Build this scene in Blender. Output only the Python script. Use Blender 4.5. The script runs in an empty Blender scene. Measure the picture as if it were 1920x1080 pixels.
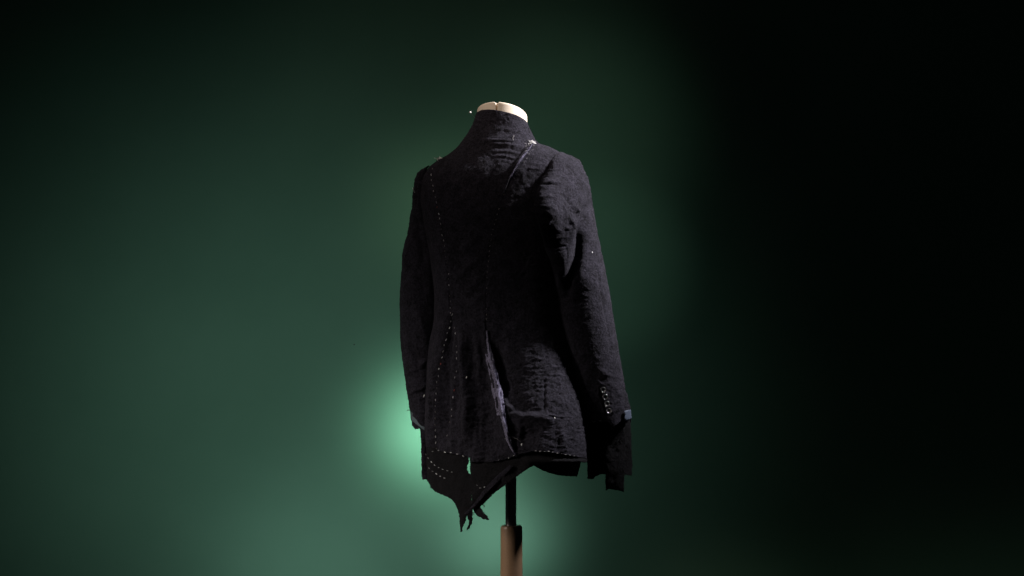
import bpy, math, random
import numpy as np
from mathutils import Vector, noise as mnoise
from mathutils.geometry import delaunay_2d_cdt

random.seed(7)
rng = np.random.default_rng(7)
scene = bpy.context.scene
COL = scene.collection

# ------------------------------------------------------------------ camera
S = 0.00115            # metres per photograph pixel at the stand's axis
D = 4.0                # camera distance
ZC = 1.20              # camera height
DP = D / S
cam_d = bpy.data.cameras.new('camera')
cam = bpy.data.objects.new('camera', cam_d)
COL.objects.link(cam)
cam.location = (0, -D, ZC)
cam.rotation_euler = (math.radians(90), 0, 0)
cam_d.sensor_width = 36
cam_d.lens = 36 * D / (1920 * S)
cam_d.clip_end = 100
scene.camera = cam
scene.view_settings.view_transform = 'Standard'
scene.view_settings.look = 'None'
scene.view_settings.exposure = 0
scene.view_settings.gamma = 1

# ------------------------------------------------------------------ world: a dark studio
world = bpy.data.worlds.new('World')
scene.world = world
world.use_nodes = True
bg = world.node_tree.nodes['Background']
bg.inputs[0].default_value = (0.8, 0.9, 1.0, 1)
bg.inputs[1].default_value = 0.0035

# ------------------------------------------------------------------ lamps
WALL_Y = 1.35
def wall_pt(px, py):
    k = (D + WALL_Y) / D
    return Vector(((px - 960) * S * k, WALL_Y, ZC + (540 - py) * S * k))

def spot(name, loc, target, power, color, angle, blend, size):
    l = bpy.data.lights.new(name, 'SPOT')
    l.energy = power; l.color = color
    l.spot_size = math.radians(angle); l.spot_blend = blend
    l.shadow_soft_size = size
    o = bpy.data.objects.new(name, l)
    COL.objects.link(o)
    o.location = loc
    o.rotation_euler = (Vector(target) - Vector(loc)).to_track_quat('-Z', 'Y').to_euler()
    return o

def polar(t, az, el, dist):
    az = math.radians(az); el = math.radians(el)
    return Vector(t) + dist * Vector((math.sin(az) * math.cos(el), -math.cos(az) * math.cos(el), math.sin(el)))

KT = Vector((0.06, 0, 1.46))
spot('key_lamp', polar(KT, 88, 41, 2.6), KT, 1050, (1.0, 0.96, 0.96), 27, 0.85, 0.16)
FT = Vector((-0.03, 0, 1.64))
spot('fill_lamp', polar(FT, -30, 52, 2.6), FT, 165, (1.0, 0.82, 0.68), 12, 1.0, 0.15)
BT = Vector((-0.10, 0, 1.22))
spot('soft_fill_lamp', polar(BT, -48, 48, 2.6), BT, 10, (1.0, 0.92, 0.84), 34, 1.0, 0.5)  # added unseen fill that lifts the shaded back
LT = Vector((-0.10, 0, 0.67))
spot('low_fill_lamp', polar(LT, -66, 27, 2.2), LT, 290, (1.0, 0.90, 0.80), 21, 1.0, 0.45)
# lamps behind the jacket that throw pools of light on the backdrop
for px, py, h, power, ang, tint in (
        (560, 800, 1.20, 12.5, 110, (0.95, 1.0, 1.02)),
        (825, 810, 0.24, 2.37, 130, (0.85, 1.0, 0.92)),
        (930, 1010, 0.22, 1.41, 120, (0.95, 1.0, 1.02)),
        (1060, 260, 0.60, 0.68, 80, (0.92, 1.0, 0.86)),
        (620, 1100, 0.50, 2.57, 110, (0.98, 1.0, 1.05)),
        (830, 400, 0.30, 0.44, 110, (1.0, 1.0, 0.75)),
        (815, 800, 0.18, 2.07, 130, (0.78, 1.0, 0.88)),
        (1120, 500, 0.80, 1.35, 46, (0.9, 1.0, 0.9)),
        (850, 200, 1.25, 1.25, 70, (1.2, 1.0, 0.9))):
    t = wall_pt(px, py)
    spot('backdrop_lamp', t + Vector((0, -h, 0)), t, power, tint, ang, 1.0, 0.03)

# ------------------------------------------------------------------ helpers
def P(x, y, w):
    """photograph pixel + depth towards the camera (in pixels) -> metres"""
    x = np.asarray(x, float); y = np.asarray(y, float); w = np.asarray(w, float)
    k = (DP - w) / DP
    return np.stack([(x - 960) * S * k, -w * S + 0 * x, ZC + (540 - y) * S * k], -1)

def pchip(pts):
    xs = np.array([p[0] for p in pts], float); ys = np.array([p[1] for p in pts], float)
    h = np.diff(xs); d = np.diff(ys) / h
    m = np.zeros_like(xs)
    m[0] = d[0]; m[-1] = d[-1]
    for i in range(1, len(xs) - 1):
        if d[i-1] * d[i] > 0:
            w1 = 2*h[i] + h[i-1]; w2 = h[i] + 2*h[i-1]
            m[i] = (w1 + w2) / (w1/d[i-1] + w2/d[i])
    def f(x):
        x = np.clip(np.asarray(x, float), xs[0], xs[-1])
        i = np.clip(np.searchsorted(xs, x) - 1, 0, len(h) - 1)
        tt = (x - xs[i]) / h[i]
        a = (1 + 2*tt) * (1-tt)**2; b = tt * (1-tt)**2; c = tt*tt*(3-2*tt); e = tt*tt*(tt-1)
        return a*ys[i] + b*h[i]*m[i] + c*ys[i+1] + e*h[i]*m[i+1]
    return f

def fbm(x, y, z=0.0, octv=4):
    """vectorised fractal noise on any array, roughly -1..1"""
    x = np.asarray(x, float); y = np.asarray(y, float) + 0*x
    out = np.zeros(x.shape); amp = 1.0
    def h(ix, iy, k):
        v = np.sin(ix*127.1 + iy*311.7 + k*74.7 + z*13.3) * 43758.5453
        return (v - np.floor(v)) * 2 - 1
    for o in range(octv):
        X = x * 2**o + o*17.3; Y = y * 2**o + o*9.1
        ix = np.floor(X); iy = np.floor(Y); fx = X-ix; fy = Y-iy
        fx = fx*fx*(3-2*fx); fy = fy*fy*(3-2*fy)
        v = (h(ix,iy,o)*(1-fx)+h(ix+1,iy,o)*fx)*(1-fy) + (h(ix,iy+1,o)*(1-fx)+h(ix+1,iy+1,o)*fx)*fy
        out += amp * v; amp *= 0.5
    return out

def crepe(x, y):
    """fine puckers of crushed cloth"""
    return 1.5*(0.5-np.abs(fbm(x/11+y/40, y/7, 21.0, 2))) + 0.8*(0.5-np.abs(fbm(x/5.5, y/5, 23.0, 2)))

def seg_dist(x, y, pts):
    """distance to a polyline and the position along it 0..1"""
    best = np.full(x.shape, 1e9); along = np.zeros(x.shape)
    L = [0.0]
    for a, b in zip(pts[:-1], pts[1:]): L.append(L[-1] + math.hypot(b[0]-a[0], b[1]-a[1]))
    for i, (a, b) in enumerate(zip(pts[:-1], pts[1:])):
        dx, dy = b[0]-a[0], b[1]-a[1]; l2 = dx*dx+dy*dy
        tt = np.clip(((x-a[0])*dx + (y-a[1])*dy)/l2, 0, 1)
        d = np.hypot(x-a[0]-tt*dx, y-a[1]-tt*dy)
        m = d < best
        best = np.where(m, d, best); along = np.where(m, (L[i] + tt*math.sqrt(l2))/L[-1], along)
    return best, along

def crease(x, y, items):
    out = np.zeros(np.shape(x))
    for pts, h, w in items:
        d, s = seg_dist(x, y, pts)
        fade = np.clip(np.minimum(s, 1-s)*5 + 0.15, 0, 1)
        out += h * np.exp(-(d/w)**2) * fade
    return out

def link_mesh(name, verts, faces, m, parent=None, smooth=True):
    me = bpy.data.meshes.new(name)
    me.from_pydata([tuple(v) for v in np.asarray(verts).tolist()], [], faces)
    me.validate(); me.update()
    if smooth: me.polygons.foreach_set('use_smooth', [True]*len(me.polygons))
    me.materials.append(m)
    o = bpy.data.objects.new(name, me)
    COL.objects.link(o)
    if parent is not None: o.parent = parent
    return o

def grid_faces(nr, nc, wrap=False, keep=None):
    f = []
    cc = nc if wrap else nc-1
    for r in range(nr-1):
        for c in range(cc):
            if keep is not None and not keep(r, c): continue
            c2 = (c+1) % nc
            f.append((r*nc+c, r*nc+c2, (r+1)*nc+c2, (r+1)*nc+c))
    return f

def grid_normals(G):
    du = np.gradient(G, axis=1); dv = np.gradient(G, axis=0)
    n = np.cross(du, dv)
    l = np.linalg.norm(n, axis=-1, keepdims=True); l[l < 1e-12] = 1
    return n / l

def solidify(o, th, offset=-1):
    m = o.modifiers.new('thickness', 'SOLIDIFY'); m.thickness = th; m.offset = offset

def lathe(name, prof, cx, cy, m, parent, n=64):
    V = []; F = []
    for r, z in prof:
        for i in range(n):
            a = 2*math.pi*i/n
            V.append((cx + r*math.cos(a), cy + r*math.sin(a), z))
    F = grid_faces(len(prof), n, wrap=True)
    F = [f[::-1] for f in F]
    return link_mesh(name, V, F, m, parent)

def tube_data(pts, r, sides=5, taper=1.0):
    V = []; F = []
    pts = [Vector(p) for p in pts]
    for i, p in enumerate(pts):
        a = pts[max(i-1, 0)]; b = pts[min(i+1, len(pts)-1)]
        t_ = (b-a).normalized()
        up = Vector((0, 1, 0)) if abs(t_.y) < 0.9 else Vector((1, 0, 0))
        s1 = t_.cross(up).normalized(); s2 = t_.cross(s1)
        rr = r * (1 - (1-taper)*i/(len(pts)-1))
        for k in range(sides):
            q = 2*math.pi*k/sides
            V.append(p + s1*math.cos(q)*rr + s2*math.sin(q)*rr)
    n = len(pts)
    for i in range(n-1):
        for k in range(sides):
            k2 = (k+1) % sides
            F.append((i*sides+k, i*sides+k2, (i+1)*sides+k2, (i+1)*sides+k))
    F.append(tuple(range(sides))[::-1]); F.append(tuple((n-1)*sides+k for k in range(sides)))
    return V, F

class Bag:
    def __init__(self): self.V = []; self.F = []
    def add(self, V, F):
        b = len(self.V); self.V += [tuple(v) for v in V]; self.F += [tuple(i+b for i in f) for f in F]
    def build(self, name, m, parent, smooth=True): return link_mesh(name, self.V, self.F, m, parent, smooth)

# ------------------------------------------------------------------ materials
def new_mat(name):
    m = bpy.data.materials.new(name); m.use_nodes = True
    nt = m.node_tree
    return m, nt, nt.nodes['Principled BSDF'], nt.nodes.new('ShaderNodeTexCoord')

def N(nt, kind, **inp):
    n = nt.nodes.new(kind)
    for k, v in inp.items(): n.inputs[k.replace('_', ' ')].default_value = v
    return n

def wool(name, ca, cb, bump=0.9, sheen=0.25):
    m, nt, bs, tc = new_mat(name)
    L = nt.links.new
    n1 = N(nt, 'ShaderNodeTexNoise', Scale=230.0, Detail=4.0, Roughness=0.8)
    n2 = N(nt, 'ShaderNodeTexNoise', Scale=45.0, Detail=5.0, Roughness=0.6)
    L(tc.outputs['Object'], n1.inputs['Vector']); L(tc.outputs['Object'], n2.inputs['Vector'])
    mix = N(nt, 'ShaderNodeMath'); mix.operation = 'MULTIPLY_ADD'
    L(n1.outputs['Fac'], mix.inputs[0]); mix.inputs[1].default_value = 0.75
    sc = N(nt, 'ShaderNodeMath'); sc.operation = 'MULTIPLY'; sc.inputs[1].default_value = 0.35
    L(n2.outputs['Fac'], sc.inputs[0]); L(sc.outputs[0], mix.inputs[2])
    cr = nt.nodes.new('ShaderNodeValToRGB')
    cr.color_ramp.elements[0].position = 0.42; cr.color_ramp.elements[0].color = (*ca, 1)
    cr.color_ramp.elements[1].position = 0.68; cr.color_ramp.elements[1].color = (*cb, 1)
    L(mix.outputs[0], cr.inputs[0]); L(cr.outputs[0], bs.inputs['Base Color'])
    # twill weave: fine crossing threads, plus felted fuzz
    w1 = N(nt, 'ShaderNodeTexWave', Scale=260.0, Distortion=3.0, Detail=2.0)
    w1.wave_type = 'BANDS'; w1.bands_direction = 'DIAGONAL'
    L(tc.outputs['Object'], w1.inputs['Vector'])
    b1 = N(nt, 'ShaderNodeBump', Strength=bump, Distance=0.0045)
    L(n1.outputs['Fac'], b1.inputs['Height'])
    b2 = N(nt, 'ShaderNodeBump', Strength=0.35, Distance=0.0006)
    L(w1.outputs['Fac'], b2.inputs['Height']); L(b1.outputs[0], b2.inputs['Normal'])
    b3 = N(nt, 'ShaderNodeBump', Strength=0.5, Distance=0.006)
    L(n2.outputs['Fac'], b3.inputs['Height']); L(b2.outputs[0], b3.inputs['Normal'])
    L(b3.outputs[0], bs.inputs['Normal'])
    bs.inputs['Roughness'].default_value = 0.95
    bs.inputs['Specular IOR Level'].default_value = 0.12
    bs.inputs['Sheen Weight'].default_value = sheen
    bs.inputs['Sheen Roughness'].default_value = 0.6
    bs.inputs['Sheen Tint'].default_value = (0.30, 0.29, 0.36, 1)
    return m

M_WOOL = wool('black_wool', (0.0022, 0.0021, 0.0032), (0.033, 0.0305, 0.044), bump=1.0, sheen=0.05)
M_SHADED_LINING = wool('shaded_black_lining', (0.004, 0.004, 0.0045), (0.011, 0.0105, 0.013), sheen=0.03)  # lining colour darkened to put shade into hem flaps and cuff strips
M_FLUFF = wool('raw_wool_edge', (0.02, 0.019, 0.03), (0.32, 0.30, 0.44), sheen=0.15)  # pale wool fluff, colour raised to add light missing on the edge

def simple(name, col, rough, metal=0.0, var=0.15, scale=60.0, bump=0.1, coat=0.0, dist=0.001):
    m, nt, bs, tc = new_mat(name)
    L = nt.links.new
    n = N(nt, 'ShaderNodeTexNoise', Scale=scale, Detail=5.0, Roughness=0.6)
    L(tc.outputs['Object'], n.inputs['Vector'])
    cr = nt.nodes.new('ShaderNodeValToRGB')
    cr.color_ramp.elements[0].position = 0.3; cr.color_ramp.elements[1].position = 0.7
    cr.color_ramp.elements[0].color = (*[c*(1-var) for c in col], 1)
    cr.color_ramp.elements[1].color = (*[min(1, c*(1+var)) for c in col], 1)
    L(n.outputs['Fac'], cr.inputs[0]); L(cr.outputs[0], bs.inputs['Base Color'])
    b = N(nt, 'ShaderNodeBump', Strength=bump, Distance=dist)
    L(n.outputs['Fac'], b.inputs['Height']); L(b.outputs[0], bs.inputs['Normal'])
    bs.inputs['Roughness'].default_value = rough; bs.inputs['Metallic'].default_value = metal
    bs.inputs['Coat Weight'].default_value = coat
    return m

M_IVORY = simple('ivory_cloth', (0.84, 0.73, 0.60), 0.8, var=0.06, scale=500, bump=0.25)
M_CHROME = simple('dark_chrome', (0.42, 0.41, 0.41), 0.33, metal=1.0, var=0.08, scale=80, bump=0.02)
M_BEECH = simple('varnished_beech', (0.25, 0.158, 0.096), 0.38, var=0.12, scale=300, bump=0.08, coat=0.5)
M_BUTTON = simple('black_horn', (0.03, 0.03, 0.033), 0.22, var=0.2, scale=200, bump=0.03, coat=0.6)
M_RIBBON = simple('blue_ribbon', (0.085, 0.11, 0.17), 0.7, var=0.15, scale=700, bump=0.3)
M_RIBBON2 = simple('grey_blue_ribbon', (0.085, 0.12, 0.14), 0.7, var=0.15, scale=700, bump=0.3)
M_PEARL = simple('white_glass', (0.85, 0.83, 0.80), 0.15, var=0.03, coat=0.5)
M_STEEL = simple('steel', (0.5, 0.5, 0.5), 0.3, metal=1.0)
M_THREAD_W = simple('white_thread', (0.88, 0.87, 0.88), 0.8, var=0.1, scale=900)
M_THREAD_G = simple('grey_thread', (0.22, 0.21, 0.22), 0.8, var=0.2, scale=900)
M_THREAD_B = simple('black_thread', (0.02, 0.02, 0.022), 0.9, var=0.2, scale=900)

# basting thread: mostly off-white, some grey, a few red lengths
m, nt, bs, tc = new_mat('basting_thread')
geo = nt.nodes.new('ShaderNodeNewGeometry')
cr = nt.nodes.new('ShaderNodeValToRGB'); cr.color_ramp.interpolation = 'CONSTANT'
els = cr.color_ramp.elements
els[0].position = 0; els[0].color = (0.42, 0.42, 0.44, 1)
els[1].position = 0.45; els[1].color = (0.19, 0.19, 0.20, 1)
e = els.new(0.66); e.color = (0.09, 0.08, 0.08, 1)
e = els.new(0.86); e.color = (0.34, 0.07, 0.05, 1)
e = els.new(0.93); e.color = (0.72, 0.72, 0.74, 1)
nt.links.new(geo.outputs['Random Per Island'], cr.inputs[0])
nt.links.new(cr.outputs[0], bs.inputs['Base Color'])
bs.inputs['Roughness'].default_value = 0.8
M_BASTE = m

# painted backdrop: roller stipple and faint clouding
m, nt, bs, tc = new_mat('green_backdrop_paint')
L = nt.links.new
n1 = N(nt, 'ShaderNodeTexNoise', Scale=2.2, Detail=6.0, Roughness=0.6)
n2 = N(nt, 'ShaderNodeTexNoise', Scale=160.0, Detail=3.0, Roughness=0.6)
L(tc.outputs['Object'], n1.inputs['Vector']); L(tc.outputs['Object'], n2.inputs['Vector'])
cr = nt.nodes.new('ShaderNodeValToRGB')
cr.color_ramp.elements[0].position = 0.25; cr.color_ramp.elements[0].color = (0.098, 0.245, 0.160, 1)
cr.color_ramp.elements[1].position = 0.75; cr.color_ramp.elements[1].color = (0.118, 0.280, 0.186, 1)
L(n1.outputs['Fac'], cr.inputs[0]); L(cr.outputs[0], bs.inputs['Base Color'])
b = N(nt, 'ShaderNodeBump', Strength=0.12, Distance=0.002)
L(n2.outputs['Fac'], b.inputs['Height']); L(b.outputs[0], bs.inputs['Normal'])
bs.inputs['Roughness'].default_value = 0.75
bs.inputs['Specular IOR Level'].default_value = 0.2
M_GREEN = m
M_FLOOR = simple('dark_floor', (0.03, 0.035, 0.033), 0.7, var=0.2, scale=8, bump=0.05)

# ------------------------------------------------------------------ the setting
def slab(name, x0, x1, y0, y1, z0, z1, m):
    V = [(x, y, z) for z in (z0, z1) for y in (y0, y1) for x in (x0, x1)]
    F = [(0,2,3,1), (4,5,7,6), (0,1,5,4), (2,6,7,3), (0,4,6,2), (1,3,7,5)]
    o = link_mesh(name, V, F, m, smooth=False); o['kind'] = 'structure'
    return o
slab('backdrop_wall', -6, 6, WALL_Y, WALL_Y + 0.12, 0.0, 4.0, M_GREEN)
wp_ = wall_pt(664, 646)
o = lathe('nail_hole', [(0.0003, 0.0008), (0.001, 0.0008), (0.0018, 0.0004), (0.002, 0.0)], 0, 0, M_FLOOR, None, 12)
o.rotation_euler = (math.radians(90), 0, 0); o.location = wp_
o.parent = bpy.data.objects['backdrop_wall']
slab('floor', -6, 6, -6, WALL_Y + 0.12, -0.1, -0.004, M_FLOOR)

# ------------------------------------------------------------------ jacket body surface
XL = pchip([(223,893),(240,886),(255,876),(265,867),(273,860),(282,850),(291,838),(297,827),(306,813),(315,803),(328,793),
            (345,787),(370,786),(400,791),(450,800),(500,808),(560,814),(600,813),(640,805),(680,800),(740,796),(800,795),(850,797),(880,799)])
XR = pchip([(223,988),(240,995),(255,1002),(262,1005),(268,1012),(274,1028),(284,1047),(292,1058),(305,1064),(320,1066),(345,1062),
            (380,1056),(420,1051),(500,1052),(560,1057),(600,1063),(650,1073),(700,1083),(750,1094),(800,1101),(850,1104),(880,1104)])
BK = pchip([(223,48),(240,51),(255,57),(265,64),(275,71),(290,82),(330,98),(400,106),(500,97),(580,88),(620,88),(680,97),(720,105),(760,117),(850,129),(880,131)])
PE = pchip([(223,2.0),(265,2.1),(320,2.4),(880,2.5)])
TK = pchip([(223,0.12),(270,0.24),(300,0.30),(340,0.26),(420,0.22),(600,0.23),(690,0.32),(880,0.34)])
GT = pchip([(223,1.0),(240,0.68),(255,0.38),(265,0.18),(278,0.0),(880,0.0)])
HEM = pchip([(790,848),(822,846),(850,852),(878,858),(882,867),(920,867),(960,858),(985,850),(1000,847),(1030,849),(1078,857),(1110,863)])

def body_w(x, y, side=1):
    y = np.asarray(y, float); x = np.asarray(x, float)
    l = XL(y); r = XR(y); cx = (l+r)/2; A = (r-l)/2
    u = np.clip((x-cx)/A, -0.9995, 0.9995)
    wn = np.sqrt(1-np.abs(u)**PE(y))
    return side*BK(y)*wn + TK(y)*(np.clip(x, l, r)-cx)

SEAM_L = [(822,298),(815,310),(811,330),(814,350),(820,375),(826,405),(832,440),(838,475),(843,510),(846,545),(847,575),(848,592),
          (842,620),(835,645),(828,675),(823,700),(819,730),(817,760),(817,790),(818,820),(820,846),(820,880)]
SEAM_R = [(1000,268),(985,290),(972,308),(958,330),(948,355),(938,380),(928,410),(920,440),(915,475),(912,510),(910,560),(910,600),
          (913,640),(920,670),(926,700),(932,730),(938,760),(944,790),(952,820),(965,850),(972,880)]
sl = pchip([(b, a) for a, b in SEAM_L]); sr = pchip([(b, a) for a, b in SEAM_R])

BODY_CREASES = [
    # drag lines below the collar
    ([(912,263),(945,262),(985,268)], 1.21, 2.4), ([(918,270),(950,270),(992,279)], 1.43, 2.4), ([(922,277),(952,278),(980,285)], -1.10, 2.2),
    ([(925,284),(950,284),(975,289)], 1.21, 2.2), ([(920,293),(945,293),(970,299)], 1.43, 2.4), ([(930,301),(950,302),(962,306)], 0.88, 2.2),
    ([(930,240),(950,243),(975,250)], 0.77, 3.0),
    # raised seam allowance by the right shoulder
    ([(998,268),(981,290),(968,308),(953,332)], 3.50, 4.0),
    # right shoulder blade
    ([(990,305),(1015,309),(1036,313)], 0.99, 2.2), ([(985,314),(1010,317),(1034,320)], 1.10, 2.4), ([(1000,296),(1020,298),(1036,302)], 0.66, 2.6),
    # slack diagonal folds in the small of the back
    ([(862,470),(880,455),(905,440)], 2.0, 6), ([(858,520),(880,498),(905,480)], 2.2, 7), ([(868,560),(885,535),(900,520)], 1.8, 6),
    ([(820,560),(835,585),(846,600)], 2.0, 5), ([(880,575),(893,560),(905,552)], 1.6, 5), ([(795,420),(810,500),(815,580)], -2, 6),
    # skirts: pleats and valleys
    ([(848,596),(838,650),(833,720),(831,790),(832,840)], -16, 9), ([(822,640),(812,720),(808,800),(808,840)], 7, 8),
    ([(856,610),(862,650),(860,700),(852,790)], -4, 6), ([(865,610),(872,680),(878,760),(880,850)], 15, 10),
    ([(905,630),(908,700),(915,790),(925,850)], -8, 14), ([(893,625),(896,670),(899,720)], 3.0, 5),
    ([(812,735),(813,770),(811,800)], -5, 2.4), ([(840,740),(850,760),(858,790)], 2.2, 7),
    ([(928,640),(945,700),(955,745)], -7, 10), ([(950,705),(958,716),(962,724)], 4, 3),
    ([(946,755),(958,775),(980,783),(1010,783),(1040,788)], 8, 9), ([(945,745),(952,760),(965,770)], 5, 4),
    ([(975,812),(1000,816),(1012,820)], -10, 16), ([(905,625),(914,660),(924,700),(935,750),(944,800),(960,850)], 7, 6),
    ([(1021,700),(1021,760),(1020,800)], -2.0, 1.8), ([(1022,780),(1040,784),(1062,787)], -1.2, 1.6), ([(1022,777),(1040,781),(1062,784)], 1.0, 2),
    ([(955,822),(970,821),(980,828),(984,845)], 3.5, 2.5), ([(1050,790),(1052,820),(1058,848)], 3, 6),
    ([(1000,722),(1012,724)], .9, 2.2), ([(1000,735),(1014,738)], -.8, 2.2), ([(1002,750),(1014,752)], .9, 2.2), ([(1003,765),(1016,768)], .8, 2.2),
    ([(1008,805),(1030,815)], .9, 2.4), ([(1010,820),(1040,826)], -.8, 2.6), ([(1020,832),(1050,838)], .8, 2.4),
]
skc = pchip([(450,1010),(600,1012),(700,1018),(850,1030)]); skh = pchip([(450,0),(560,3),(720,5),(850,6)])
def body_disp(x, y):
    c = crease(x, y, BODY_CREASES)
    d = x-skc(y)
    c = c + skh(y)*np.exp(-(d/np.where(d < 0, 55.0, 60.0))**2)
    skirt = np.clip((y-600)/80, 0, 1)
    n = 1.1*fbm(x/38, y/60, 1.0, 2) + 0.5*fbm(x/13+3, y/11, 2.0, 2) + 0.35*fbm(x/4.5, y/4.5, 3.0, 2)
    n += (0.3+0.7*skirt)*crepe(x, y)
    n += skirt * np.clip((925-x)/20, 0.12, 1) * 3.4*fbm(x/16, y/95, 4.0, 3)
    return c + n

jacket = bpy.data.objects.new('jacket', None); COL.objects.link(jacket)
jacket.location = (0, 0, ZC)
jacket['label'] = 'ragged black wool jacket with white running stitches, hung on the ivory dress form'
jacket['category'] = 'jacket'
bpy.context.view_layer.update()
JINV = -Vector((0, 0, ZC))
def J(V):
    V = np.array([tuple(v) for v in V], float) if not isinstance(V, np.ndarray) else V.reshape(-1, 3).copy()
    V[:, 2] -= ZC
    return V

rows = np.concatenate([np.arange(223, 300, 1.1), np.arange(300, 620, 2.0), np.arange(620, 880.1, 1.6)])
def panel_grid(theta, yr):
    """theta (rows x cols) 0..pi across the back"""
    y2 = yr[:, None] + 0*theta
    l = XL(y2); r = XR(y2); cx = (l+r)/2; A = (r-l)/2
    u = -np.cos(theta)
    x = cx + A*u
    wn = np.sqrt(np.clip(1-np.abs(u)**PE(y2), 0, 1))
    g = GT(y2)
    hem_t = np.clip((y2-780)/100, 0, 1)
    ya = y2 + g*(9*u - 15*wn)
    ya = ya + hem_t*(HEM(x) - 880)
    w = BK(y2)*wn + TK(y2)*(x-cx)
    return x, ya, w, wn

def theta_of(xs, yr):
    l = XL(yr); r = XR(yr)
    u = np.clip((xs-(l+r)/2)/((r-l)/2), -0.99999, 0.99999)
    return np.arccos(-u)

thL = np.where(rows < 298, 0.0, theta_of(sl(rows), rows))
thR = np.where(rows < 268, math.pi, theta_of(sr(rows), rows))
def lerp_cols(a, b, n): 
    t_ = np.linspace(0, 1, n)[None, :]
    return a[:, None]*(1-t_) + b[:, None]*t_

def build_panel(name, ta, tb, n, r0, r1, lift, parent=jacket, mat=M_WOOL):
    th = lerp_cols(ta, tb, n)[r0:r1]
    yr = rows[r0:r1]
    x, y, w, wn = panel_grid(th, yr)
    G = P(x, y, w)
    nrm = grid_normals(G)
    # flip so that normals face outwards
    if np.mean(nrm[:, :, 1]) > 0: nrm = -nrm
    d = body_disp(x, y) * np.clip(wn*3, 0.25, 1)
    if lift is not None: d = d + lift(x, y)
    G = G + nrm * (d*S)[..., None]
    wid = np.abs(th[:, -1]-th[:, 0])
    keep = lambda r, c: wid[r] > 0.02 or wid[min(r+1, len(wid)-1)] > 0.02
    F = [f[::-1] for f in grid_faces(G.shape[0], n, keep=keep)]
    o = link_mesh(name, J(G), F, mat, parent)
    solidify(o, 2.0*S, -1)
    return o

iC = int(np.searchsorted(rows, 262))
flat = pchip([(223,1),(340,1),(390,0.15),(590,0.15),(640,1),(880,1)])      # the right seam lies flat in the middle of the back
def edge_lift(x, y):
    return 1.6*np.exp(-((x-sl(y))/7)**2) + 1.6*flat(y)*np.exp(-((x-sr(y))/7)**2)
def edge_drop(x, y):
    return -3.4*np.exp(-((x-sl(y))/4.0)**2) - 2.2*flat(y)*np.exp(-((x-sr(y))/4.5)**2)
zero = np.zeros_like(rows); pi_ = np.full_like(rows, math.pi)
nR = len(rows)
collar = build_panel('collar', zero, pi_, 150, 0, iC+1, None)
back = build_panel('back_panel', thL, thR, 150, iC, nR, edge_lift)
iS = int(np.searchsorted(rows, 296)); iR = int(np.searchsorted(rows, 266))
sideL = build_panel('side_panel', zero, thL, 50, iS, nR, edge_drop)
sideR = build_panel('side_panel', thR, pi_, 110, iR, nR, edge_drop)

# front half of the jacket (turned away from the camera)
def front_grid(yr, n, ybot):
    th = np.tile(np.linspace(0, math.pi, n), (len(yr), 1))
    x, y, w, wn = panel_grid(th, yr)
    y2 = yr[:, None] + 0*th
    l = XL(y2); r = XR(y2); cx = (l+r)/2
    g = GT(y2); u = -np.cos(th)
    ya = y2 + g*(9*u + 15*wn)
    w = -BK(y2)*0.95*wn + TK(y2)*(x-cx)
    k = np.clip((y2-780)/100, 0, 1)
    ya = ya + k*(ybot-880)
    return P(x, ya, w)
iT = int(np.searchsorted(rows, 262))
Gf = front_grid(rows[:iT+1], 60, 846)
of = link_mesh('collar_front', J(Gf), grid_faces(Gf.shape[0], 60), M_WOOL, jacket); solidify(of, 2*S, -1)
Gf = front_grid(rows[iT::2], 70, 846)
of = link_mesh('front_panel', J(Gf), grid_faces(Gf.shape[0], 70), M_WOOL, jacket); solidify(of, 2*S, -1)

# ------------------------------------------------------------------ loose cloth patches
def inside(poly, x, y):
    c = False; j = len(poly)-1
    for i in range(len(poly)):
        xi, yi = poly[i]; xj, yj = poly[j]
        if (yi > y) != (yj > y) and x < (xj-xi)*(y-yi)/(yj-yi)+xi: c = not c
        j = i
    return c

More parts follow.
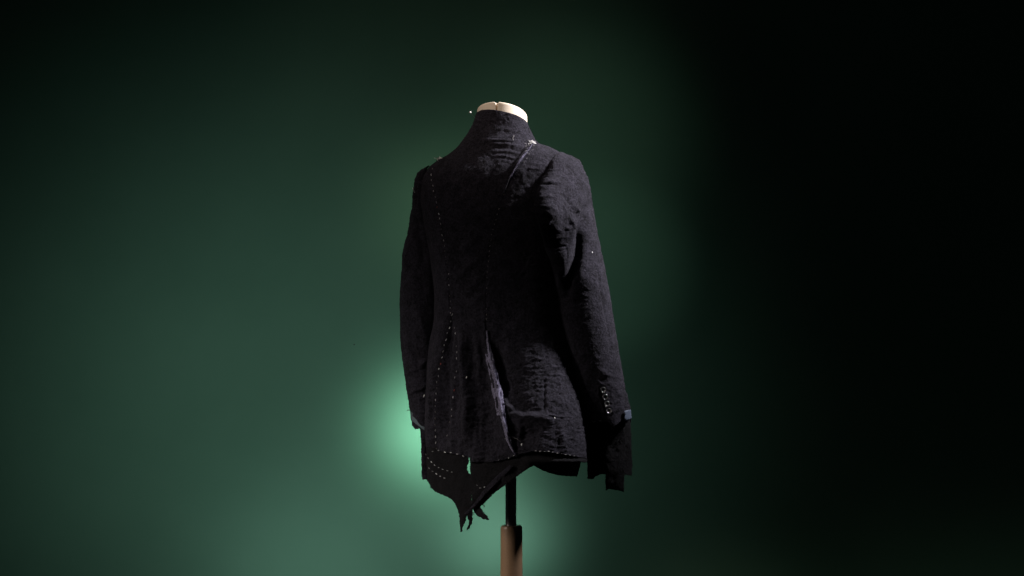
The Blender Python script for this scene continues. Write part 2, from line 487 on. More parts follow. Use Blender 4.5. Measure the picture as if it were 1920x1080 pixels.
def patch(name, poly, wf, parent, mat=M_WOOL, step=3.0, fray=0.7, thick=2.2, nz=1.0, seed=0, frayed=None):
    r = random.Random(seed)
    b = []
    n = len(poly)
    for i in range(n):
        a, c = poly[i], poly[(i+1) % n]
        l = math.hypot(c[0]-a[0], c[1]-a[1]); k = max(1, int(l/1.8))
        for q in range(k):
            t_ = q/k
            x = a[0]+(c[0]-a[0])*t_; y = a[1]+(c[1]-a[1])*t_
            f = fray if (frayed is None or frayed(x, y)) else 0
            b.append((x+r.uniform(-f, f), y+r.uniform(-f, f)))
    pts = [Vector(p) for p in b]
    edges = [(i, (i+1) % len(b)) for i in range(len(b))]
    xs = [p[0] for p in b]; ys = [p[1] for p in b]
    y = min(ys)+1.5
    while y < max(ys):
        x = min(xs)+1.5
        while x < max(xs):
            px = x+r.uniform(-.6, .6); py = y+r.uniform(-.6, .6)
            if inside(b, px, py): pts.append(Vector((px, py)))
            x += step
        y += step
    vo, eo, fo, *_ = delaunay_2d_cdt(pts, edges, [], 1, 1e-4)
    vo = np.array([(v.x, v.y) for v in vo])
    fo = [f for f in fo]
    x, y = vo[:, 0], vo[:, 1]
    w = wf(x, y) + nz*(1.6*fbm(x/22+seed, y/26, 6.0) + 0.8*fbm(x/8, y/8+seed, 7.0, 3))
    A = P(x, y, w); B = P(x, y, w-thick)
    nV = len(A)
    cnt = {}
    for f in fo:
        for i in range(len(f)):
            e = (f[i], f[(i+1) % len(f)])
            cnt[e] = cnt.get(e, 0)+1
    F = []
    # orient towards the camera (-y)
    for f in fo:
        p, q, s_ = [Vector(A[i]) for i in f[:3]]
        ff = tuple(f) if (q-p).cross(s_-p).y < 0 else tuple(f)[::-1]
        F.append(ff); F.append(tuple(i+nV for i in ff[::-1]))
    und = {}
    for f in fo:
        for i in range(len(f)):
            e = tuple(sorted((f[i], f[(i+1) % len(f)]))); und[e] = und.get(e, 0)+1
    for (a, c), k in und.items():
        if k == 1: F.append((a, c, c+nV, a+nV))
    return link_mesh(name, J(np.concatenate([A, B])), F, mat, parent)

wb = lambda off: (lambda x, y: body_w(x, np.minimum(y, 878)) + off)
left_flap = [(800,838),(840,842),(878,848),(879.5,866),(877,872),(875.5,880),(879,887),(884,890),(888,897),(888,925),(884,930),(883.5,937),(887,942),(886,960),(886,974),(884,984),
             (880,991),(876,994),(875,990),(879,984),(880,979),(877,970),(875.5,967),(873,977),(868,987),(866.5,996),(863.5,998),(863,990),
             (861,968),(857,953),(852,943),(845,935),(832,929),(815,921),(807,914),(805,906),(799,899),(798,870)]
right_flap = [(881,848),(920,850),(965,846),(1000,842),(1040,845),(1078,852),(1103,858),(1101,866),(1096,868),(1088,865),(1060,866),(1030,867),(1000,873),(985,882),
              (968,894),(950,908),(938,915),(925,926),(912,940),(905,947),(900,950),(904,956),(909,963),(914,968),(918,973),(916,976),
              (906,973),(895,967),(889,960),(886,951),(884.5,944),(885,930),(883,915),(882,895),(881.5,880)]
low = lambda x, y: y > 858
def curlL(x, y):
    k = np.clip((y-940)/60, 0, 1)
    return wb(-5)(x, y) + 6*np.sin((x-860)/5.0)*k + 5*np.exp(-((x-812)/7)**2) - 6*np.clip((y-855)/40, 0, 1)
def curlR(x, y):
    k = np.clip((y-900)/60, 0, 1)
    return wb(-2.5)(x, y) + 8*np.exp(-((y-864)/6)**2)*np.clip((x-975)/20, 0, 1) + 5*np.sin((x+y)/11.0)*k
hem_flap = patch('hem_flap', left_flap, curlL, jacket, M_SHADED_LINING, fray=0.9, seed=1, frayed=low)
hem_flap2 = patch('hem_flap', right_flap, curlR, jacket, M_SHADED_LINING, fray=0.8, seed=2, frayed=low)
# a twisted strip hanging across the right skirt towards the tails
band = [(955,872),(963,874),(945,893),(925,912),(908,930),(893,948),(880,962),(868,967),(872,961),(884,950),(896,933),(912,912),(932,892)]
patch('bias_strip', band, lambda x, y: wb(1.5)(x, y) + 1.5*np.sin((x-y)/9), jacket, fray=0.5, seed=3)
# the front hem hanging lower, seen below the back on the right
low_front = [(992,846),(1090,846),(1090,864),(1086,880),(1082,893.5),(1064,893),(1048,891.5),(1030,887),(1015,881),(1004,875),(995,868)]
patch('front_hem', low_front, lambda x, y: body_w(x, np.minimum(y, 870), -0.9) + 8, jacket, mat=M_SHADED_LINING, fray=0.5, seed=4, frayed=lambda x, y: y > 872)

# ------------------------------------------------------------------ sleeves
def sleeve(rowsdef, wc, Bd, wr_extra, creases, noise_k, yend, joinbody, n=150, seed=0.0, bulge=None):
    xl = pchip([(a, b) for a, b, c in rowsdef]); xr = pchip([(a, c) for a, b, c in rowsdef])
    wcf = pchip(wc); bf = pchip(Bd)
    y0 = rowsdef[0][0]; y1 = rowsdef[-1][0]
    yr = np.concatenate([np.linspace(y0, y0+30, 40), np.arange(y0+31.5, y1+0.1, 1.7)])
    th = np.linspace(0, 2*math.pi, n, endpoint=False)
    Y, T = np.meshgrid(yr, th, indexing='ij')
    u = -np.cos(T); sgn = np.sign(np.sin(T)+1e-9)
    l = xl(Y); r = xr(Y)
    x = (l+r)/2 + (r-l)/2*u
    pe = 2.2 + (0 if bulge is None else 1)*np.where(u < 0, 3.0, 0)*np.clip((Y-335)/30, 0, 1)*np.clip((560-Y)/60, 0, 1)
    wn = np.sqrt(np.clip(1-np.abs(u)**pe, 0, 1))*sgn
    wl = wcf(Y)
    if joinbody is not None:
        k = np.clip((joinbody[1]-Y)/(joinbody[1]-joinbody[0]), 0, 1); k = k*k*(3-2*k)
        wl = wl*(1-k) + (body_w(l, Y)-3.0)*k
    base = wl + (wcf(Y)+wr_extra-wl)*(u+1)/2
    bb = np.where(sgn > 0, bf(Y), bf(Y)*0.95)
    w = base + bb*wn
    ya = Y.copy()
    if yend is not None:
        k = np.clip((Y-(y1-60))/60, 0, 1)
        ya = Y + k*(np.where(sgn > 0, yend(x), y1) - y1)
    G = P(x, ya, w)
    Gp = np.concatenate([G[:, -1:], G, G[:, :1]], 1)
    nrm = grid_normals(Gp)[:, 1:-1]
    if np.mean(nrm[:, n//4, 1]) > 0: nrm = -nrm
    lower = 1-0.55*np.clip((Y-480)/60, 0, 1)*np.clip((705-Y)/20, 0, 1)
    d = noise_k*lower*(0.9*fbm(x/26+seed, Y/40, 11.0+seed, 2) + 0.45*fbm(x/11, Y/10, 12.0+seed, 2) + 0.35*fbm(x/4.5, Y/4.5, 13.0, 2))
    d = d + noise_k*(0.35+0.45*np.clip((440-Y)/60, 0, 1)+0.4*np.clip((Y-690)/40, 0, 1))*crepe(x, Y)
    d = d + np.where(sgn > 0, crease(x, Y, creases), 0)
    if bulge is not None: d = d + np.where(sgn > 0, bulge(x, Y), 0)
    G = G + nrm*(d*S)[..., None]
    return G, (x, ya, w)

R_ROWS = [(286,1047,1056),(290,1042,1065),(296,1038,1079),(302,1034,1087),(318,1027,1095),(335,1020,1102),(352,1014,1106),(380,1008,1110),(405,1008,1114),
          (440,1014,1121),(475,1026,1129),(510,1035,1136),(555,1043,1144),(600,1050,1151),(640,1058,1158),(675,1066,1163.5),(700,1072,1168),(730,1080,1173),
          (755,1088,1178),(775,1095,1182),(792,1100,1184)]
R_WC = [(286,40),(320,42),(400,50),(550,53),(700,50),(792,44)]
R_BD = [(286,12),(300,28),(320,41),(350,54),(400,64),(500,60),(600,54),(700,50),(792,46)]
R_CREASES = [
    ([(1106,372),(1098,405),(1090,440),(1080,480),(1068,520),(1058,570)], -15, 9),
    ([(1072,384),(1082,392),(1094,406)], 3, 3), ([(1066,394),(1078,402),(1088,414)], -1.6, 2.4), ([(1060,404),(1074,416),(1082,430)], 2, 3),
    ([(1020,352),(1035,350),(1050,352)], -2.4, 2.0), ([(1022,346),(1036,344),(1050,345)], 1.6, 2.4),
    ([(1016,375),(1030,372),(1042,378)], 1.4, 3), ([(1012,388),(1028,390),(1040,398)], 1.4, 3), ([(1016,402),(1032,408),(1042,418)], -1.2, 2.4),
    ([(1050,365),(1062,376),(1070,390)], -1.4, 2.6), ([(1040,400),(1046,410),(1056,414)], -1.3, 2.4), ([(1056,390),(1060,400),(1058,412)], 1.3, 2.6),
    ([(1034,456),(1048,457),(1060,459)], -3.2, 1.8), ([(1060,459),(1063,475),(1061,495)], -2.2, 1.8),
    ([(1040,425),(1055,420),(1068,428)], 1.2, 3), ([(1030,435),(1044,440),(1056,438)], 1.2, 3),
    ([(1112,470),(1125,540),(1138,610),(1150,690)], -1.0, 2.2),
    ([(1120,690),(1132,700),(1150,706)], 1.6, 4), ([(1118,712),(1128,720),(1136,722)], 1.8, 3), ([(1140,716),(1154,728),(1166,745)], 1.4, 4),
    ([(1146,770),(1158,765),(1172,760)], 1.6, 4), ([(1124,722),(1130,745),(1137,775),(1140,790)], -2.4, 3.0),
]
R_END = pchip([(1095,790),(1110,792),(1132,790),(1141,792),(1149,800),(1156,797),(1165,789),(1172,784),(1185,784)])
bc = pchip([(330,1024),(380,1018),(420,1024),(450,1032),(490,1046),(530,1056),(560,1060)])
bh = pchip([(320,0),(360,12),(400,19),(470,17),(515,9),(545,0)])
def armhole_bulge(x, y):
    d = x-bc(y)
    return bh(y)*np.exp(-(d/np.where(d < 0, 7.0, 36.0))**2)
GR, _ = sleeve(R_ROWS, R_WC, R_BD, -6, R_CREASES, 1.0, R_END, (400, 470), seed=0.0, bulge=armhole_bulge)
nr, nc = GR.shape[:2]
sleeveR = link_mesh('sleeve', J(GR), [f[::-1] for f in grid_faces(nr, nc, wrap=True)], M_WOOL, jacket); solidify(sleeveR, 2*S, -1)

L_ROWS = [(312,800,806),(318,789,801),(328,780,801),(342,775.5,802),(355,774,803),(370,773.5,804),(390,772.5,808),(405,769,813),(430,765,820),(460,758,828),(490,754,832),
          (520,751.5,834),(545,750,835),(570,749.5,835),(600,750,834),(630,750.5,832),(660,753,830),(690,757,828),(720,761,826),(745,765,825),(770,769,824),(800,774,823)]
L_WC = [(312,-34),(345,-44),(400,-64),(460,-78),(550,-84),(700,-80),(800,-74)]
L_BD = [(312,10),(330,26),(400,44),(550,46),(700,44),(800,40)]
L_CREASES = [([(775,560),(790,600),(800,650)], 3, 7), ([(765,700),(785,690),(805,670)], 3, 5), ([(770,735),(790,730),(800,722)], 3, 3),
             ([(768,640),(780,670),(786,700)], -3, 5), ([(780,400),(788,450),(796,500)], -4, 7), ([(781,335),(780,360),(781,390)], -3, 2)]
L_END = pchip([(765,772),(771,778),(780,788),(792,800),(805,802),(830,802)])
GL, _ = sleeve(L_ROWS, L_WC, L_BD, 4, L_CREASES, 1.0, L_END, None, seed=5.0)
nr, nc = GL.shape[:2]
sleeveL = link_mesh('sleeve', J(GL), [f[::-1] for f in grid_faces(nr, nc, wrap=True)], M_WOOL, jacket); solidify(sleeveL, 2*S, -1)

def tube_w(xa, xb, wc, B):
    def f(x, y):
        u = np.clip((x-(xa+xb)/2)/((xb-xa)/2), -0.98, 0.98)
        return wc + B*np.sqrt(1-u*u)
    return f
# ragged strips below the cuffs
wR = tube_w(1098, 1188, 38, 36)
low2 = lambda x, y: y > 800
patch('cuff_strip', [(1106,765),(1142,765),(1137,830),(1136,889),(1126,889),(1117,893),(1111,899),(1101.5,897),(1101,850),(1098,800)], lambda x, y: wR(x, y)-8, sleeveR, M_SHADED_LINING, fray=0.7, seed=11, frayed=low2)
patch('cuff_strip', [(1132,770),(1150,770),(1172,770),(1173,840),(1171,890),(1169.5,923),(1157,919),(1141,917),(1136,921),(1135,880),(1134,840)], lambda x, y: wR(x, y)-5+2*np.sin(y/17), sleeveR, M_SHADED_LINING, fray=0.9, seed=12, frayed=low2)
patch('cuff_strip', [(1158,784),(1181,780),(1183,800),(1184.5,840),(1186,870),(1184.5,893),(1176,891),(1168,888),(1162,840)], lambda x, y: wR(x, y)-9+2*np.sin(y/13+1), sleeveR, M_SHADED_LINING, fray=0.9, seed=13, frayed=low2)
wLf = tube_w(774, 822, -74, 34)
patch('cuff_strip', [(782,786),(812,790),(815,840),(812,890),(799,899),(791,898.5),(790,870),(789.5,830),(788,805),(780,797)], wLf, sleeveL, M_WOOL, fray=0.8, seed=14, frayed=low2)
patch('cuff_strip', [(771,787),(783,790),(790,801),(786,803),(779,805),(774,800)], lambda x, y: wLf(x, y)-6, sleeveL, M_WOOL, fray=0.8, seed=15)
# ribbons round the cuffs
rb = patch('ribbon', [(1171,770.5),(1176,769),(1182.5,768),(1184.5,784),(1178,787),(1171.5,789)], lambda x, y: wR(x, y)+12, sleeveR, M_RIBBON, fray=0.25, thick=3, nz=0.2, seed=21)
rb['label'] = 'short blue ribbon end'
rb = patch('ribbon', [(769,771),(777,776),(786,784),(796,793),(798,808),(790,803),(781,796),(772,789)], lambda x, y: wLf(x, y)+7, sleeveL, M_RIBBON2, fray=0.25, thick=3, nz=0.3, seed=22)
rb['label'] = 'grey blue ribbon'

# ------------------------------------------------------------------ surface lookup by ray (for stitches, buttons, threads)
from mathutils.bvhtree import BVHTree
dg = bpy.context.evaluated_depsgraph_get()
dg.update()
bv = []; bf_ = []
for o in [collar, back, sideL, sideR, sleeveR, sleeveL, hem_flap, hem_flap2]:
    b0 = len(bv)
    bv += [v.co + Vector((0, 0, ZC)) for v in o.data.vertices]
    bf_ += [tuple(i+b0 for i in p.vertices) for p in o.data.polygons]
tree = BVHTree.FromPolygons(bv, bf_)
CAM = Vector((0, -D, ZC))
def surf(px, py, lift=1.0):
    """point of the cloth at a photograph pixel, lifted off the surface by some pixels' worth"""
    t_ = Vector(P(px, py, 0.0))
    d = (t_-CAM).normalized()
    hit, n, idx, dist = tree.ray_cast(CAM, d)
    if hit is None: return t_, Vector((0, -1, 0))
    if n.dot(d) > 0: n = -n
    return hit + n*lift*S, n

def resample(pts, step):
    out = []; acc = 0.0
    for a, b in zip(pts[:-1], pts[1:]):
        l = math.hypot(b[0]-a[0], b[1]-a[1])
        while acc < l:
            t_ = acc/l; out.append((a[0]+(b[0]-a[0])*t_, a[1]+(b[1]-a[1])*t_, math.atan2(b[1]-a[1], b[0]-a[0]))); acc += step
        acc -= l
    return out

def stitches(pts, step, ln, r=0.75, off=0.0, mat=M_BASTE, parent=jacket, jit=0.5, skip=0.05):
    bag = Bag()
    for (x, y, a) in resample(pts, step):
        if random.random() < skip: continue
        a += random.uniform(-.35, .35)
        x += -math.sin(a)*off + random.uniform(-jit, jit); y += math.cos(a)*off + random.uniform(-jit, jit)
        l = ln*random.uniform(0.6, 1.2)/2
        pp = []
        for k in (-1, -0.5, 0, 0.5, 1):
            q, n = surf(x+math.cos(a)*l*k, y+math.sin(a)*l*k, 0.9-1.1*abs(k)**2)
            pp.append(q)
        V, F = tube_data(pp, r*S*random.uniform(0.8, 1.15), 6)
        bag.add(V, F)
    o = bag.build('stitching', mat, None)
    for v in o.data.vertices: v.co.z -= ZC
    o.parent = parent; o['kind'] = 'stuff'
    return o

iW = 11
stitches(SEAM_L[:iW+1], 10.5, 3.0, r=0.58, off=2.5, jit=0.9, skip=0.08)
stitches(SEAM_L[iW:-1], 11.5, 3.0, r=0.85, off=1.0, jit=1.0, skip=0.08)
stitches([(848,590),(853,612),(857,640),(857,670),(855,700),(851,730),(848,770),(843,800),(838,825)], 12, 2.8, r=0.75, skip=0.2, jit=1.2)
stitches(SEAM_R[4:12], 10.0, 2.6, r=0.5, off=-2.0, skip=0.3, mat=M_THREAD_G)
stitches([(799,850),(812,846),(822,845),(850,850),(864,853),(880,858)], 12.0, 3.0, r=0.8, jit=0.8)
stitches([(885,867),(920,866),(950,860),(968,853)], 10, 3.0, r=0.6, skip=0.3)
stitches([(1005,846),(1030,847),(1060,852),(1077,855)], 8.0, 2.4, r=0.7, mat=M_THREAD_G)
stitches([(799,852),(806,863),(818,874),(830,880),(851,886)], 8.6, 2.7, r=0.75, jit=0.4, skip=0.0)
stitches([(805,878),(814,886),(824,892),(835,897)], 8.6, 2.7, r=0.75, jit=0.4, skip=0.0)
stitches([(888,905),(900,915),(912,912)], 8.0, 3.0, r=0.6, skip=0.3)
stitches([(1113,791),(1118,790.5)], 9, 8.0, r=0.8, mat=M_THREAD_G, parent=sleeveR, skip=0, jit=0)
stitches([(1126,789.5),(1131,788.5)], 9, 7.0, r=0.7, mat=M_THREAD_G, parent=sleeveR, skip=0, jit=0)
stitches([(1001,274),(992,290),(980,308)], 9.0, 1.6, r=0.55, mat=M_THREAD_G, skip=0.2)
for (x, y, l) in [(874.5,708,5),(873,300,0),(1110,474,2.4),(795,743,4),(978.5,834,4),(1040,784.5,2.4)]:
    if l: stitches([(x, y-0.5), (x, y+0.5)], 5, l, r=0.95, mat=M_THREAD_W, skip=0, jit=0)

# loose threads
def thread(pts, r, mat, parent=jacket, lift=1.5, free=False, depth=None, label=None):
    pp = []
    P2 = resample(pts, 1.5)
    for i, (x, y, a) in enumerate(P2):
        if free:
            pp.append(Vector(P(x+random.uniform(-.3, .3), y+random.uniform(-.3, .3), depth+2*math.sin(i*0.7))))
        else:
            pp.append(surf(x+random.uniform(-.3, .3), y+random.uniform(-.3, .3), lift+0.6*math.sin(i*0.9))[0])
    if len(pp) < 2: return
    V, F = tube_data(pp, r*S, 5)
    V = [v-Vector((0, 0, ZC)) for v in V]
    o = link_mesh('loose_thread', V, F, mat, parent)
    return o
thread([(963.5,255),(962,259),(962,264)], 0.45, M_THREAD_G)
thread([(1138,803),(1134,812),(1136,830),(1140,852),(1143,869)], 0.6, M_THREAD_G, sleeveR, lift=6)
thread([(769,769),(764,769),(763,771)], 0.8, M_THREAD_B, sleeveL, free=True, depth=-60)
thread([(773,352),(775,356),(778,362)], 0.6, M_THREAD_W, sleeveL, free=True, depth=-18)
thread([(905,946),(909,949),(907,951)], 0.8, M_THREAD_B, free=True, depth=105)
thread([(886,960),(889,963),(886,967),(884,966)], 0.4, M_THREAD_B, free=True, depth=108)
thread([(947,822),(960,820),(970,822),(976,828)], 0.4, M_THREAD_G)

# frayed white tufts on the shoulders
def tuft(cx, cy, sx, sy, n, r, mat, lift, parent=jacket, ln=(3, 9)):
    bag = Bag()
    for i in range(n):
        x = random.gauss(cx, sx); y = random.gauss(cy, sy)
        a = random.uniform(0, 2*math.pi); l = random.uniform(*ln)
        p0, nn = surf(x, y, 0.3)
        pp = []
        for k in range(6):
            t_ = k/5
            q = p0 + nn*(S*lift*math.sin(t_*2.4)*random.uniform(.7, 1.2))
            q = q + Vector((math.cos(a+t_)*l*t_*S, 0, math.sin(a+t_)*l*t_*0.6*S))
            pp.append(q)
        V, F = tube_data(pp, r*S*random.uniform(.7, 1.2), 4, 0.6)
        bag.add([v-Vector((0, 0, ZC)) for v in V], F)
    o = bag.build('frayed_tuft', mat, parent); o['kind'] = 'stuff'
    return o
tuft(997, 268.5, 3.4, 1.2, 40, 0.5, M_THREAD_W, 2.5, ln=(2, 5))
tuft(990, 280, 3.0, 6, 12, 0.4, M_THREAD_G, 2)
tuft(824, 298, 2.4, 0.7, 16, 0.4, M_THREAD_W, 2.5, ln=(2, 6))

# ------------------------------------------------------------------ raw fluffy edge down the right back seam
def raw_edge(ctr, hw, y0, y1, nrow, nfib, base, label):
    yy = np.linspace(y0, y1, nrow); tt = np.linspace(-1, 1, 17)
    c = np.array([float(ctr(y)) for y in yy])
    h = np.array([float(hw(y)) for y in yy]) * (1 + 0.22*fbm(yy/9, 0.0, 3.3))
    seat = np.array([max(-surf(c[i]+q*h[i], y, 0.0)[0].y/S for q in (-.8, -.4, 0, .4)) for i, y in enumerate(yy)])
    pad = np.pad(seat, 12, mode='edge')
    seat = np.convolve(pad, np.ones(25)/25, 'valid')
    G = P(c[:, None] + tt[None, :]*h[:, None], yy[:, None] + 0*tt[None, :], seat[:, None] + 0.2*tt[None, :]*h[:, None])
    YY, TT = np.meshgrid(yy, tt, indexing='ij')
    dome = np.sqrt(np.clip(1-TT**2, 0, 1))
    q_ = np.clip((TT+1)/0.45, 0, 1); prof = q_*q_*(3-2*q_)*np.clip(1-(TT+1)/2, 0, 1)**0.8
    rise = hw(YY)*1.5*prof + 2.0*fbm(YY/13, TT*1.5, 8.0, 2)*dome + 1.2*fbm(TT*3, YY/4, 2.0, 3)*dome + base*np.clip(dome*1.5, 0, 1) - 9*np.abs(TT)**8 - 0.8
    G = G + np.array([0.35, -0.92, 0.1])*(rise*S)[..., None]
    edge = link_mesh('raw_edge', J(G), [f[::-1] for f in grid_faces(nrow, 17)], M_FLUFF, jacket)
    edge['label'] = label
    bag = Bag()
    for i in range(nfib):
        k = random.randrange(nrow-1); j = random.randrange(1, 16)
        p = Vector(G[k, j])
        d = Vector((random.gauss(0.45, .6), -1, random.gauss(0, .6))).normalized()
        l = random.uniform(1.2, 3.6)*S; r_ = 0.22*S
        q = p + d*l + Vector((random.gauss(0, .5), random.gauss(0, .3), random.gauss(0, .5)))*S
        s_ = d.cross(Vector((0, 0, 1))).normalized()*r_; t2 = d.cross(s_).normalized()*r_
        bag.add([v-Vector((0, 0, ZC)) for v in (p+s_, p-s_*.5+t2*.87, p-s_*.5-t2*.87, q)], [(0, 1, 3), (1, 2, 3), (2, 0, 3)])
    o = bag.build('wool_fibre', M_FLUFF, jacket, smooth=False); o['kind'] = 'stuff'
raw_edge(pchip([(620,912),(650,916),(680,922),(710,929),(740,935.5),(770,941),(800,946),(830,955),(856,967)]),
         pchip([(620,1.6),(650,3.8),(690,6),(740,7.6),(790,5.8),(830,4.5),(856,1.5)]), 620, 856, 160, 1800, 3.0, 'fluffy raw wool edge')
raw_edge(pchip([(270,998),(290,983),(308,970),(334,955)]), pchip([(270,2.2),(300,2.6),(334,1.2)]), 270, 334, 50, 300, 0.5, 'narrow raw edge by the collar')

# nap of the cloth: short fibres standing off the panels
M_NAP = wool('wool_nap', (0.012, 0.0115, 0.017), (0.075, 0.070, 0.10), bump=0.1, sheen=0.0)
def nap(o, count):
    me = o.data
    polys = [p for p in me.polygons if p.area > 1e-9 and p.normal.y < 0.25]
    ar = np.array([p.area for p in polys]); pick = rng.choice(len(polys), size=count, p=ar/ar.sum())
    bag = Bag()
    for k in pick:
        p = polys[int(k)]
        vs = [me.vertices[i].co for i in p.vertices]
        a, b = random.random(), random.random()
        q = vs[0].lerp(vs[1], a).lerp(vs[-1].lerp(vs[-2], a), b)
        d = (p.normal*random.uniform(0.3, 1.0) + Vector((random.gauss(0, .7), random.gauss(0, .3), random.gauss(-.3, .7)))).normalized()
        if d.dot(p.normal) < 0.1: d = (d + p.normal*0.6).normalized()
        l = random.uniform(1.2, 3.2)*S; r_ = random.uniform(0.16, 0.3)*S
        s1 = d.orthogonal().normalized()*r_; s2 = d.cross(s1)
        q = q - d*0.3*S
        bag.add([q+s1, q-s1*.5+s2*.87, q-s1*.5-s2*.87, q+d*l], [(0, 1, 3), (1, 2, 3), (2, 0, 3)])
    f = bag.build('wool_nap', M_NAP, o, smooth=False); f['kind'] = 'stuff'
for o, c in ((collar, 1100), (back, 3800), (sideL, 1200), (sideR, 3000), (sleeveR, 4200), (sleeveL, 1500)): nap(o, c)

# short stray fibres along the frayed hems
def fibres(poly, cond, n, parent, wf, ln=(2, 5)):
    bag = Bag()
    R_ = [p for p in resample(poly+[poly[0]], 0.7) if cond(p[0], p[1])]
    for i in range(n):
        x, y, a = random.choice(R_)
        w = float(wf(np.array([x]), np.array([y]))[0])-1
        p = Vector(P(x, y, w))
        ang = a + random.gauss(math.pi/2, .7)
        l = random.uniform(*ln)*S
        d = Vector((math.cos(ang), random.gauss(0, .4), -math.sin(ang)))*l
        V, F = tube_data([p-d*.3, p+d*.4+Vector((random.gauss(0, .3), 0, random.gauss(0, .3)))*S, p+d], 0.22*S, 3, 0.5)
        bag.add([v-Vector((0, 0, ZC)) for v in V], F)
    o = bag.build('frayed_fibre', M_THREAD_B, parent); o['kind'] = 'stuff'
fibres(left_flap, low, 130, jacket, curlL)
fibres(right_flap, low, 110, jacket, curlR)
fibres([(1101,897),(1111,899),(1117,893),(1136,889),(1136,921),(1157,919),(1170,923),(1171,890),(1185,893),(1186,870),(1184,800)], lambda x, y: y > 810, 70, sleeveR, lambda x, y: wR(x, y)-5, ln=(1.5, 3.5))

# ------------------------------------------------------------------ cuff buttons
def button_mesh():
    prof = [(0.0, 0.9), (2.6, 0.9), (3.3, 1.2), (3.8, 2.1), (4.5, 2.5), (5.2, 2.1), (5.5, 1.2), (5.2, 0.2), (4.2, -0.4), (0.0, -0.4)]
    n = 24; V = []; F = []
    for r, z in prof:
        for i in range(n):
            a = 2*math.pi*i/n; V.append((r*math.cos(a)*S, r*math.sin(a)*S, z*S))
    F = [f for f in grid_faces(len(prof), n, wrap=True)]
    me = bpy.data.meshes.new('button'); me.from_pydata(V, [], F); me.validate()
    me.polygons.foreach_set('use_smooth', [True]*len(me.polygons)); me.materials.append(M_BUTTON)
    return me
bm_ = button_mesh()
tb = Bag()
for s_ in (-1, 1):
    V, F = tube_data([Vector((s_*1.0*S, -1.6*S, 1.0*S)), Vector((s_*1.0*S, 0, 1.7*S)), Vector((s_*1.0*S, 1.6*S, 1.0*S))], 0.5*S, 5); tb.add(V, F)
th_me = None
for (x, y) in [(1131, 731), (1134.5, 744.5), (1138, 757.5), (1141.5, 771)]:
    p, n = surf(x, y, 0.6)
    o = bpy.data.objects.new('button', bm_); COL.objects.link(o); o.parent = sleeveR
    n2 = (n + Vector((0.5, -0.6, 0.35))).normalized()
    o.rotation_euler = n2.to_track_quat('Z', 'Y').to_euler()
    o.location = p - Vector((0, 0, ZC))

# ------------------------------------------------------------------ dress form
form = bpy.data.objects.new('dress_form', None); COL.objects.link(form)
form['label'] = 'ivory cloth dress form with notched neck on a chrome and wooden pole, under the jacket'
form['category'] = 'dress form'

# neck: forward tilted stump with a seam and a small notch at the centre back
n = 480
th = np.linspace(0, 2*math.pi, n, endpoint=False)
lev = [(-0.6, 0, 0), (-0.1, 0, 0), (0.0, 0, 0), (0.2, 0, 0), (0.5, 0, 0), (0.8, 0, 0), (0.93, 0, 0), (0.985, 0.4, 0), (1.0, 1.6, 0), (1.0, 5, 0), (1.0, 20, 0), (1.0, 46, 0)]
G = np.zeros((len(lev), n, 3))
for i, (v, inset, _) in enumerate(lev):
    R_ = 46.8 - inset
    x = 941.5 - R_*np.cos(th); wn = np.sin(th)
    y0 = 229 - 15.5*v
    a = (8 - 2.0*v)*(R_/46.8); b_ = 17 + 5*v
    y = y0 - a*np.cos(th) - b_*wn*(R_/46.8)
    w = 46*wn*(R_/46.8) - 2
    d = np.hypot(x-931.5, 0) + np.where(wn > 0, 0, 99)
    groove = 9.0*np.exp(-(d/1.3)**4)
    w = w - groove*(1 if inset < 3 else 0)
    y = y + np.where(d < 5, 7.0*np.exp(-(d/2.2)**2), 0)*(max(0, (v-0.6)/0.4) if inset < 3 else 0)
    G[i] = P(x, y, w)
neck = link_mesh('neck', G.reshape(-1, 3), [f for f in grid_faces(len(lev), n, wrap=True)], M_IVORY, form)

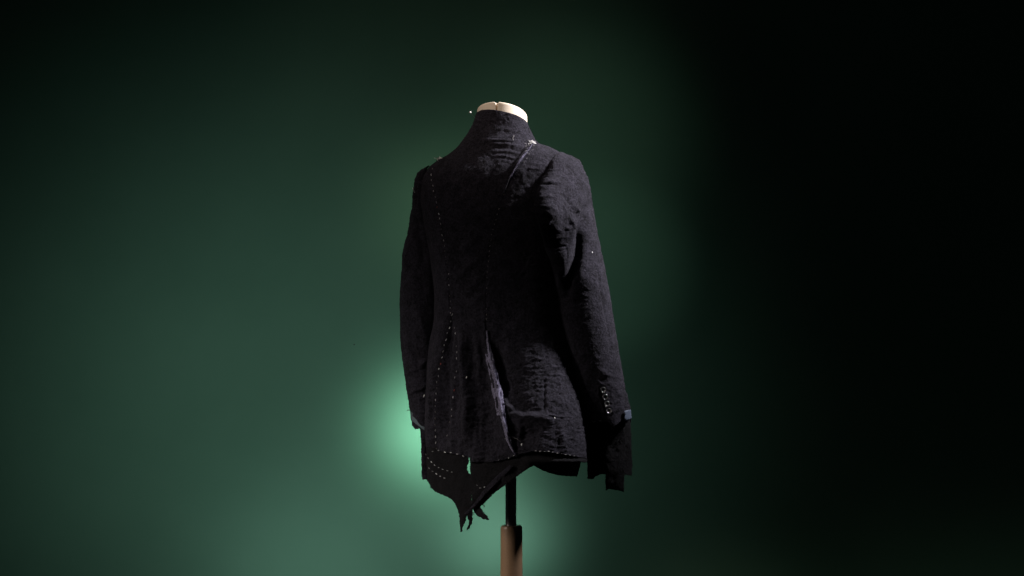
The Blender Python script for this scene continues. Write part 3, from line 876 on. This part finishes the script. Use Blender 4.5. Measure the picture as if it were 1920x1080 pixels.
# torso hidden inside the jacket
V = []
yr = np.linspace(262, 800, 60)
th2 = np.linspace(0, 2*math.pi, 48, endpoint=False)
for y in yr:
    l, r = float(XL(y)), float(XR(y)); cx = (l+r)/2; A = (r-l)/2*0.84; B = float(BK(y))*0.8
    x = cx - A*np.cos(th2); w = B*np.sin(th2) + float(TK(y))*(x-cx)
    V.append(P(x, y+0*x, w))
V = np.array(V)
F = grid_faces(60, 48, wrap=True) + [tuple(range(48)), tuple((59*48+i) for i in range(48))[::-1]]
link_mesh('torso', V.reshape(-1, 3), F, M_IVORY, form)

zt = lambda y: ZC + (540-y)*S
lathe('pole', [(10.2*S, zt(800)), (10.2*S, zt(990))], -0.0025, 0, M_CHROME, form, 48)
c = 20.4*S
lathe('column', [(10.4*S, zt(985.5)), (15*S, zt(984.5)), (18*S, zt(985.2)), (19.6*S, zt(987.2)), (c, zt(991)), (c*1.005, zt(1030)), (c*1.03, zt(1100)), (c*1.08, 0.06)], -0.0012, 0, M_BEECH, form, 64)
lathe('foot', [(0.001, 0.075), (0.03, 0.075), (0.06, 0.05), (0.19, 0.028), (0.2, 0.02), (0.2, 0.0), (0.001, 0.0)], 0, 0, M_BEECH, form, 64)

# ------------------------------------------------------------------ white-headed pin stuck in the collar
pin = bpy.data.objects.new('dressmaking_pin', None); COL.objects.link(pin)
ph = Vector(P(881.8, 210.8, 10)); pe = Vector(P(896, 228, 4))
pin.location = ph
pin['label'] = 'white-headed pin sticking out of the left side of the collar'
pin['category'] = 'pin'
V, F = tube_data([Vector((0, 0, 0)), (pe-ph)*.5, pe-ph], 0.38*S, 6, 0.7)
link_mesh('shaft', [tuple(v) for v in V], F, M_STEEL, pin)
V = []; r_ = 2.0*S
for i in range(9):
    for k in range(14):
        a = math.pi*i/8; q = 2*math.pi*k/14
        V.append((r_*math.sin(a)*math.cos(q), r_*math.sin(a)*math.sin(q), r_*math.cos(a)))
link_mesh('head', V, [f[::-1] for f in grid_faces(9, 14, wrap=True)], M_PEARL, pin)
